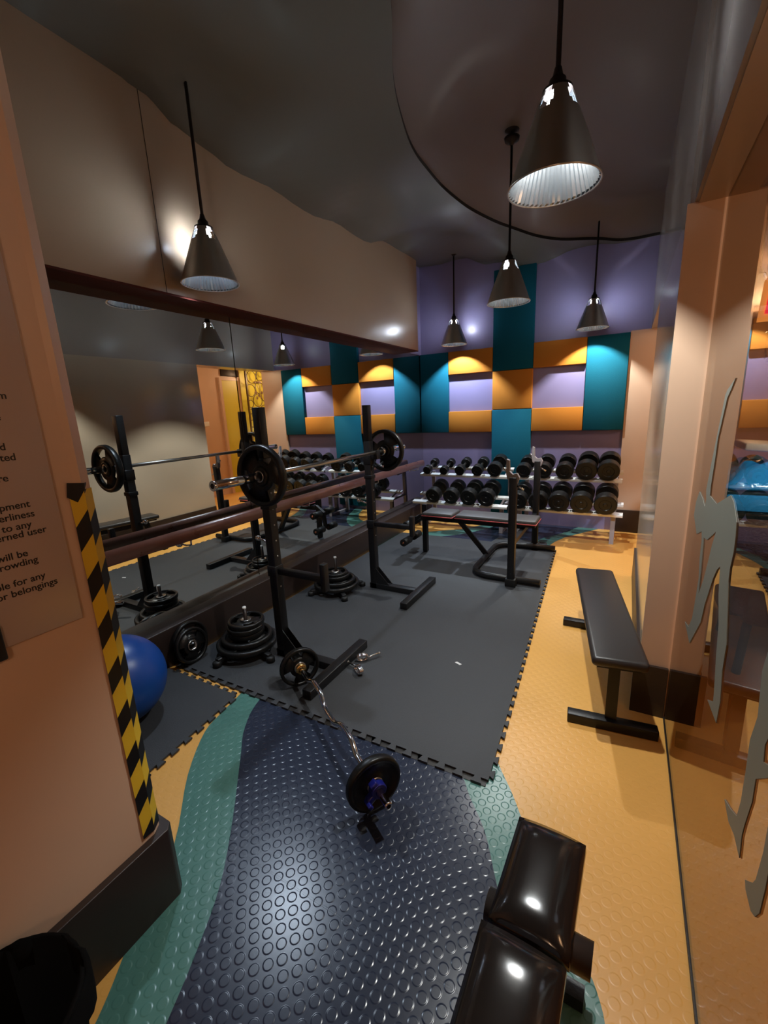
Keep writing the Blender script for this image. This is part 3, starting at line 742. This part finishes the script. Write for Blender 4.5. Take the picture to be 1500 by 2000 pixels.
# ------------------------------------------------------------------ weight bench with uprights (far)
def press_bench():
    t = thing('weight_bench', 'black weight bench with red piped pads and two bar uprights', 'weight bench', (-1.1, 4.1, .014)); z0 = .014; yc = 4.08
    def pad(nm, a, b):
        o = MB().rbox((a, yc-.13, .455), (b, yc+.13, .505), .018, 3).build(nm, 'pad', t)
        pts = []
        for sx, sy in ((a, yc-.131), (b, yc-.131), (b, yc+.131), (a, yc+.131)): pts.append((sx, sy, .468))
        MB().tube(pts+[pts[0]], .0055, 8).build('piping', 'piping', o)
        MB().box((a+.01, yc-.12, .44), (b-.01, yc+.12, .456)).build('pad_board', 'black', o)
    pad('seat_pad', -1.80, -1.47); pad('back_pad', -1.44, -.66)
    MB().tube([(-1.86, yc, .415), (-.78, yc, .415)], .022, square=True).build('spine', 'black', t)
    MB().tube([(-1.85, yc+.07, .545), (-1.845, yc+.06, z0+.006)], .025, square=True).build('front_leg', 'black', t)
    MB().tube([(-1.43, yc, .41), (-1.17, yc+.08, .055)], .023, square=True).build('diagonal_brace', 'black', t)
    path = [(-.55, 3.62)]
    for k in range(9):
        a = R(-90-k*90/8); path.append((-1.00+.17*math.cos(a), 3.80+.17*math.sin(a)))
    path[-1] = (-1.17, 3.80)
    for k in range(9):
        a = R(180-k*90/8); path.append((-1.00+.17*math.cos(a), 4.44+.17*math.sin(a)))
    path.append((-.57, 4.63))
    MB().tube([(x, y, z0+.035) for x, y in path], .026, 12, r2=.03).build('base_frame', 'black', t)
    for y in (3.56, 4.66):
        MB().rbox((-.815, y-.03, z0), (-.755, y+.03, .97), .005, 2).build('upright', 'black', t)
        MB().rbox((-.83, y-.04, z0), (-.74, y+.04, z0+.07), .006, 2).build('foot_block', 'rubber', t)
        h = MB()
        pr = [(-.05, .94), (.035, .90), (.05, .95), (.03, .985), (-.005, .975), (-.03, 1.0), (-.035, 1.09), (-.055, 1.10), (-.06, 1.0)]
        h.prism([(a, b-.9) for a, b in pr], -.02, .02, T(-.785, y, .92) @ RX(PI/2)).build('bar_hook', 'legp', t)
        MB().tube([(-.83, y, 1.00), (-.87, y, 1.05)], .008, 8).tube([(-.76, y, .90), (-.70, y, .87)], .008, 8).build('pin', 'chrome', t)
    MB().tube([(-.785, 3.56, .40), (-.785, 4.66, .40)], .02, square=True).build('cross_bar', 'black', t)
    # leg developer at the left end
    MB().tube([(-1.86, yc, .44), (-1.97, yc, .36), (-1.99, yc, .17)], .018, square=True).build('leg_lever', 'black', t)
    for z, x in ((.36, -1.96), (.17, -1.99)):
        r_ = MB().tube([(x, yc-.21, z), (x, yc+.21, z)], .010, 10).build('roller_bar', 'copper', t)
        for s in (-1, 1): MB().tube([(x, yc+s*.05, z), (x, yc+s*.20, z)], .040, 20).build('foam_roller', 'rubber', r_)
press_bench()

# ------------------------------------------------------------------ flat bench on the right
def flat_bench():
    A = Vector((.055, 1.95, 0)); B = Vector((-.125, 3.10, 0)); d = (B-A); L_ = d.length; a = math.atan2(d.y, d.x)
    mx = T(*A) @ RZ(a)
    t = thing('flat_bench', 'flat black padded bench standing along the right wall', 'bench', (A+B)/2)
    MB().rbox((0, -.115, .385), (L_, .115, .435), .02, 4, mx).build('seat_pad', 'leather2', t)
    MB().box((.03, -.09, .37), (L_-.03, .09, .386), mx).build('pad_board', 'black', t)
    MB().tube([mx @ Vector(p) for p in ((.12, 0, .345), (L_-.12, 0, .345))], .025, square=True).build('spine', 'black', t)
    MB().tube([(.035, 2.10, .345), (.035, 2.085, .05)], .025, square=True).build('leg', 'black', t)
    MB().tube([(-.10, 2.98, .345), (-.10, 3.06, .05)], .025, square=True).build('leg', 'black', t)
    f = MB().rbox((-.155, 2.035, 0), (.235, 2.09, .05), .004, 2, T(.035, 2.06, 0) @ RZ(R(6)) @ T(-.035, -2.06, 0)).build('foot_bar', 'black', t)
    MB().rbox((-.295, 3.03, 0), (.10, 3.085, .05), .004, 2).build('foot_bar', 'black', t)
flat_bench()

# ------------------------------------------------------------------ adjustable bench in the foreground
def near_bench():
    t = thing('adjustable_bench', 'glossy black two-pad bench in the lower right foreground', 'bench', (-.1, .7, 0))
    mx = T(-.107, .905, 0) @ RZ(R(-2))
    def pad(nm, x0, x1, y0, y1, zt, m, tilt=0):
        bm = bmesh.new(); nx, ny = 12, 16; V = {}
        mb = MB(); vs = []; fs = []
        th = .06
        for j in range(ny+1):
            for i in range(nx+1):
                u_ = i/nx*2-1; v_ = j/ny*2-1
                e = (1-abs(u_)**5)*(1-abs(v_)**6); z = zt-.020*(1-e)+.008*(1-u_*u_)
                vs.append((x0+(x1-x0)*i/nx, y0+(y1-y0)*j/ny, z))
        for j in range(ny):
            for i in range(nx): a = j*(nx+1)+i; fs.append((a, a+1, a+nx+2, a+nx+1))
        # skirt
        ring = [i for i in range(nx+1)]+[j*(nx+1)+nx for j in range(1, ny+1)]+[ny*(nx+1)+i for i in range(nx-1, -1, -1)]+[j*(nx+1) for j in range(ny-1, 0, -1)]
        b = len(vs)
        cx, cy = (x0+x1)/2, (y0+y1)/2
        for k in ring:
            x, y, z = vs[k]; vs.append((cx+(x-cx)*1.02, cy+(y-cy)*1.01, zt-.045))
        b2 = len(vs)
        for k in ring:
            x, y, z = vs[k]; vs.append((cx+(x-cx)*.9, cy+(y-cy)*.95, zt-th))
        n = len(ring)
        for k in range(n):
            fs.append((ring[(k+1) % n], ring[k], b+k, b+(k+1) % n)); fs.append((b+(k+1) % n, b+k, b2+k, b2+(k+1) % n))
        mb.add(vs, fs, True, mx @ T(cx, cy, zt) @ RX(tilt) @ T(-cx, -cy, -zt)); mb.f.append(tuple(b2+k for k in range(n))); mb.sm.append(False)
        return mb.build(nm, m, t, recalc=True)
    pad('seat_pad', -.088, .090, -.145, .148, .395, 'leather')
    p = pad('back_pad', -.092, .088, -.60, -.185, .415, 'leather', R(6))
    MB().box((-.08, -.19, .372), (.08, -.175, .40), mx).build('worn_foam_edge', 'legp', p)
    MB().tube([mx @ Vector((-.108, -.085, .325)), mx @ Vector((.132, -.085, .325))], .036, 24).build('roller', 'leather2', t)
    MB().tube([mx @ Vector((0, .12, .30)), mx @ Vector((0, -.60, .30))], .024, square=True).build('spine', 'black', t)
    MB().tube([mx @ Vector((0, .05, .29)), mx @ Vector((0, .02, .04))], .022, square=True).build('leg', 'black', t)
    MB().tube([mx @ Vector((0, -.52, .29)), mx @ Vector((0, -.55, .04))], .022, square=True).build('leg', 'black', t)
    for y in (.02, -.55):
        MB().tube([mx @ Vector((-.12, y, .022)), mx @ Vector((.12, y, .022))], .02, square=True).build('foot_bar', 'black', t)
near_bench()

# ------------------------------------------------------------------ notice, hazard tape, bin on the near pillar
def text_mesh(s, size, align='RIGHT'):
    c = D.curves.new('txt', 'FONT'); c.body = s; c.size = size; c.align_x = align; c.extrude = .0003; c.offset = .00025
    o = D.objects.new('txt', c); COL.objects.link(o); bpy.context.view_layer.update()
    me = D.meshes.new_from_object(o.evaluated_get(bpy.context.evaluated_depsgraph_get())); D.objects.remove(o); return me
def notice():
    t = thing('notice_board', 'tall grey gym rules notice with black print on the near pillar', 'notice', (-1.21, .3, 1.4))
    MB().rbox((-1.2195, .10, 1.055), (-1.212, .506, 2.0), .002, 2, T(-1.21, .506, 0) @ Matrix.Shear('XZ', 4, (0, 0)) @ T(1.21, -.506, 0)).build('sign_panel', 'sign', t)
    lines = [('gym', .455, 1.618), ('the', .435, 1.572), ('and', .431, 1.507), ('prohibited', .445, 1.483), ('are', .422, 1.438), ('equipment', .450, 1.373), ('orderliness', .455, 1.349),
             ('and to any', .444, 1.325), ('concerned user', .471, 1.306), ('will be', .424, 1.260), ('overcrowding', .440, 1.239), ('responsible for any', .447, 1.196), ('or belongings', .469, 1.173)]
    for s, y, z in lines:
        me = text_mesh(s, .0225); me.materials.clear(); me.materials.append(M['ink'])
        # text plane faces +X, reading direction along +Y
        mx = Matrix(((0, 0, 1, 0), (1, 0, 0, 0), (0, 1, 0, 0), (0, 0, 0, 1)))
        me.transform(mx)
        o = D.objects.new('printed_line', me); COL.objects.link(o); o.parent = t
        o.location = Vector((-1.2117, y, z-.006)) - t.location
notice()
def tape():
    t = thing('hazard_tape', 'yellow and black hazard tape down the pillar corner', 'hazard tape', (-1.21, .57, .28))
    def strip(p, q, z0, z1, name, off):
        n = 24; vs = []; fs = []
        for k in range(n+1):
            z = z0+(z1-z0)*k/n; w_ = .0007*math.sin(k*2.1)
            vs += [(p[0]+w_, p[1], z), (q[0]+w_, q[1], z)]
        for k in range(n): fs.append((2*k, 2*k+1, 2*k+3, 2*k+2))
        mb = MB().add([(v[0], v[1], v[2]) for v in vs], fs)
        o = mb.build(name, 'tape', t); md = o.modifiers.new('solidify', 'SOLIDIFY'); md.thickness = .0008; md.offset = 0
        o.data.transform(T(0, off, 0)); o.location.y -= off
    strip((-1.2165, .536), (-1.2165, .572), .285, 1.395, 'face_strip', .0)
    strip((-1.2165, .572), (-1.236, .600), .285, 1.385, 'edge_strip', -.030)
    MB().add([(-1.2155, .530, 1.372), (-1.2155, .575, 1.402), (-1.235, .592, 1.402), (-1.2155, .552, 1.355), (-1.2155, .574, 1.385), (-1.2155, .536, 1.408)],
             [(0, 3, 4, 1), (0, 1, 5), (1, 4, 2)]).build('black_end', 'tapeb', t)
tape()
struct('trim_3', MB().prism([(-1.2215, .54), (-1.218, .57), (-1.2365, .598), (-1.26, .598), (-1.26, .54)], .27, 2.4), 'beige_warm')
o = MB().rbox((-1.2195, .26, 1.03), (-1.205, .340, 1.115), .004, 2).build('switch_box', 'black', origin=(-1.21, .3, 1.03))
tag(o, 'black box corner at the lower left end of the gym notice', 'box')
def bin_():
    t = thing('waste_bin', 'black open waste bin in the lower left foreground', 'bin', (-1.04, .16, 0))
    mx = T(-1.04, .12, 0)
    MB().lathe([(.001, 0), (.115, 0), (.12, .005), (.148, .36), (.155, .362), (.155, .37), (.146, .37), (.116, .012), (.001, .012)], 40, mx).build('bin_body', 'bin', t)
    vs = []; fs = []; n = 48
    for k in range(n):
        a = 2*PI*k/n; r = .150+.006*math.sin(7*a); z = .372+.010*math.sin(5*a+1)+.008*math.sin(11*a)
        for rr, zz in ((r-.006, z-.08), (r-.001, z), (r+.010, z-.012), (r+.008, z-.09)): vs.append((rr*math.cos(a), rr*math.sin(a), zz))
    for k in range(n):
        for m_ in range(3):
            a = 4*k+m_; b = 4*((k+1) % n)+m_; fs.append((a, b, b+1, a+1))
    MB().add(vs, fs, True, mx).build('bin_liner', 'bin', t)
bin_()

# ------------------------------------------------------------------ frosted figures on the glass
GA = [(1.635,1.598),(1.678,1.565),(1.718,1.542),(1.781,1.414),(1.782,1.353),(1.793,1.25),(1.789,1.219),(1.656,1.218),(1.566,1.25),(1.481,1.28),(1.433,1.271),(1.399,1.251),(1.366,1.231),(1.353,1.194),(1.35,1.153),(1.363,1.106),(1.358,1.071),(1.28,.926),(1.281,.851),(1.254,.778),(1.261,.707),(1.394,.688),(1.326,.728),(1.332,.756),(1.37,.846),(1.394,.928),(1.448,.998),(1.48,1.071),(1.514,1.049),(1.552,1.006),(1.621,.891),(1.647,.814),(1.802,.653),(1.97,.661),(1.87,.687),(1.817,.747),(1.804,.81),(1.791,.915),(1.825,.982),(1.831,1.046),(1.856,1.074),(1.96,1.035),(2.083,1.082),(2.073,1.139),(2.017,1.191),(1.925,1.181),(1.86,1.164),(1.848,1.193),(1.875,1.225),(1.839,1.332),(1.807,1.422),(1.757,1.55),(1.735,1.566)]
GH = [(1.799,1.067),(1.735,1.076),(1.652,1.117),(1.605,1.142),(1.638,1.087),(1.666,1.02),(1.697,.951),(1.752,.873),(1.765,.945),(1.782,1.006)]
GB = [(.977,1.079),(.99,1.027),(.979,.978),(.97,.938),(.989,.871),(.981,.796),(.978,.728),(.986,.682),(1.032,.655),(1.086,.63),(1.03,.621),(.981,.637),(.929,.635),(.938,.683),(.934,.713),(.918,.786),(.921,.836),(.864,.89),(.782,.949),(.802,.985),(.874,.907),(.9,.893),(.908,.923),(.898,.947),(.82,1.018),(.883,1.131)]
GC = [(.773,.933),(.827,.827),(.825,.768),(.833,.696),(.843,.676),(.88,.638),(.869,.628),(.828,.628),(.807,.642),(.792,.671),(.789,.731),(.791,.767),(.745,.882)]
YZ = Matrix(((0, 0, 1, .2655), (1, 0, 0, 0), (0, 1, 0, 0), (0, 0, 0, 1)))
for pl, hole, lab in ((GA, GH, 'frosted leaping animal figure with a long tail on the glass'), (GB, None, 'frosted figure fragment with a pointed foot at right edge of the glass'),
                      (GC, None, 'lowest frosted pointed shape on the glass at the right edge')):
    o = MB().prism(pl, -.001, .001, YZ, hole).build('glass_decal', 'frost', origin=(.2655, pl[0][0], .65))
    tag(o, lab, 'decal', 'frosted figures stuck on the glass')

# ------------------------------------------------------------------ things beyond the glass and along the corridor
def counter():
    t = thing('counter', 'glossy black counter seen through the glass at the right edge', 'counter', (1.2, 3.9, 0))
    MB().rbox((.62, 3.6, .44), (1.7, 4.3, .78), .02, 3).build('body', 'glossblk', t)
    MB().box((.70, 3.68, 0), (1.62, 4.22, .44)).build('base', 'wicker', t)
counter()
o = MB().rbox((.625, 3.61, .781), (1.55, 4.2, .93), .01, 2).build('storage_box', 'bluebox', origin=(1.1, 3.9, .78))
tag(o, 'flat light blue box lying on the black counter', 'box')
vs = []; fs = []; nx, ny = 24, 14
for j in range(ny+1):
    for i in range(nx+1):
        x = .61+.98*i/nx; y = 3.58+.66*j/ny
        e = min(i, nx-i, j, ny-j)/3; e = min(1, e)
        vs.append((x, y, .955+.13*e+.03*math.sin(i*1.3)*math.cos(j*1.7)*e))
b0 = len(vs); vs += [(x, y, .932) for x, y, z in vs]
for j in range(ny):
    for i in range(nx):
        a = j*(nx+1)+i; fs += [(a, a+1, a+nx+2, a+nx+1), (b0+a+nx+1, b0+a+nx+2, b0+a+1, b0+a)]
for i in range(nx): fs += [(i, b0+i, b0+i+1, i+1), (ny*(nx+1)+i+1, b0+ny*(nx+1)+i+1, b0+ny*(nx+1)+i, ny*(nx+1)+i)]
for j in range(ny): a = j*(nx+1); fs += [(a+nx+1, b0+a+nx+1, b0+a, a), (a+nx, b0+a+nx, b0+a+2*nx+1, a+2*nx+1)]
o = MB().add(vs, fs, True).build('plastic_parcel', 'bluefilm', origin=(1.1, 3.9, .93))
tag(o, 'crumpled shiny blue plastic parcel on top of the blue box', 'parcel')
o = MB().rbox((.70, 3.72, 1.16), (1.3, 4.1, 1.21), .012, 2, T(1, 3.9, 1.1) @ RY(R(4)) @ T(-1, -3.9, -1.1)).build('folded_towel', 'beige_warm', origin=(1.0, 3.9, 1.16))
tag(o, 'pinkish folded towel on top of the blue parcel', 'towel')
spot('parcel_fill_spot', (1.15, 2.75, 1.9), (.95, 3.7, .92), 150, (.55, .8, 1), 50)  # fill spot added to brighten the blue parcel, no lamp modelled there
def wicker_chair():
    x, y = .95, 3.12
    t = thing('wicker_chair', 'brown wicker armchair behind the glass at the right edge', 'chair', (x, y, 0))
    MB().rbox((x-.32, y-.30, .30), (x+.32, y+.30, .42), .05, 3).build('seat', 'wicker', t)
    MB().rbox((x-.34, y+.24, .36), (x+.34, y+.34, .78), .045, 3).build('backrest', 'wicker', t)
    for s in (-1, 1):
        MB().rbox((x+s*.33-.04, y-.30, .36), (x+s*.33+.04, y+.30, .60), .035, 3).build('armrest', 'wicker', t)
        for q in (-1, 1): MB().tube([(x+s*.28, y+q*.25, .31), (x+s*.30, y+q*.27, 0)], .022, 10).build('leg', 'dark', t)
wicker_chair()
def lit_sign():
    t = thing('lit_sign', 'red and amber lit sign high behind the glass at right edge', 'sign', (.95, 3.2, 2.1))
    mx = T(.735, 3.6, 2.13) @ RX(PI/2)
    MB().prism([(-.085, -.15), (.2, -.15), (.2, .17), (-.03, .17), (-.075, .08)], -.02, .02, mx).build('rim', 'amber', t)
    MB().prism([(-.06, -.11), (.18, -.13), (.18, .15), (-.01, .14), (-.05, .05)], .02, .03, mx).build('face', 'redneon', t)
    MB().tube([(.80, 3.6, 2.30), (.80, 3.6, 2.56)], .008, 8).build('hanger', 'dark', t)
lit_sign()
# corridor: yellow door, sign board, honeycomb screen, switch plates, chandelier
def corridor_door():
    struct('door_1', MB().box((1.975, 6.2, 0), (2.0, 6.62, 2.28)), 'yellow')
    struct('wall_yellow_backlight', MB().box((1.985, 6.70, 0), (2.0, 7.36, 2.5)), 'yellow')  # yellow colour stands in for the light behind the ring screen
    struct('door_frame', MB().box((1.96, 6.14, 0), (2.0, 6.20, 2.33)).box((1.96, 6.62, 0), (2.0, 6.66, 2.33)).box((1.96, 6.2, 2.28), (2.0, 6.62, 2.33)), 'beige_warm', parent=D.objects['door_1'])
corridor_door()
o = MB().rbox((1.97, 6.22, 2.36), (1.999, 6.66, 2.50), .004, 2).build('sign_board', 'dark', origin=(1.98, 6.4, 2.36))
tag(o, 'dark sign board above the yellow door, seen in the mirror', 'sign')
def screen():
    t = thing('honeycomb_screen', 'brown screen of round rings by the yellow door in the mirror', 'screen', (1.85, 7.05, 0))
    y0, y1, z0, z1 = 6.74, 7.35, .6, 2.5; x = 1.85
    f = MB().tube([(x, y0, 0), (x, y0, z1), (x, y1, z1), (x, y1, 0)], .014, square=True); f.build('frame', 'lattice', t)
    m = MB(); rnd = random.Random(3); pts = []
    for k in range(4000):
        r = (.125, .10, .075, .05)[min(3, k//400)]; y = rnd.uniform(y0+r*.8, y1-r*.8); z = rnd.uniform(z0, z1-r)
        if all((y-a)**2+(z-b)**2 > (r+c-.004)**2 for a, b, c in pts): pts.append((y, z, r))
    for y, z, r in pts: m.tube([(x, y+r*math.cos(2*PI*k/20), z+r*math.sin(2*PI*k/20)) for k in range(20)], .008, 6, closed=True)
    m.build('ring_lattice', 'lattice', t)
screen()
point('screen_light', (1.5, 7.3, 1.2), 5, (1, .85, .4), .1)
o = MB().rbox((1.99, 5.66, 1.40), (2.0, 5.80, 1.49), .003, 2).build('switch_plate', 'white', origin=(1.99, 5.7, 1.4))
tag(o, 'white wall switch plate on the beige corridor wall', 'switch')
def chandelier():
    x, y, z = 1.35, 6.55, 2.0
    t = thing('chandelier', 'small crystal chandelier hanging in the corridor, in the mirror', 'chandelier', (x, y, z))
    MB().tube([(x, y, z+.25), (x, y, 2.56)], .006, 8).build('rod', 'dark', t)
    MB().lathe([(.001, .22), (.07, .22), (.09, .20), (.07, .18), (.001, .18)], 20, T(x, y, z)).build('ring', 'chrome', t)
    for k in range(7):
        a = 2*PI*k/7; h = .10+.05*(k % 3)
        MB().lathe([(.001, -h-.03), (.022, -h), (.001, -h+.05)], 6, T(x+.06*math.cos(a), y+.06*math.sin(a), z+.10), False).tube([(x+.06*math.cos(a), y+.06*math.sin(a), z+.18), (x+.06*math.cos(a), y+.06*math.sin(a), z+.12-h)], .002, 5).build('crystal', 'chrome', t)
chandelier()
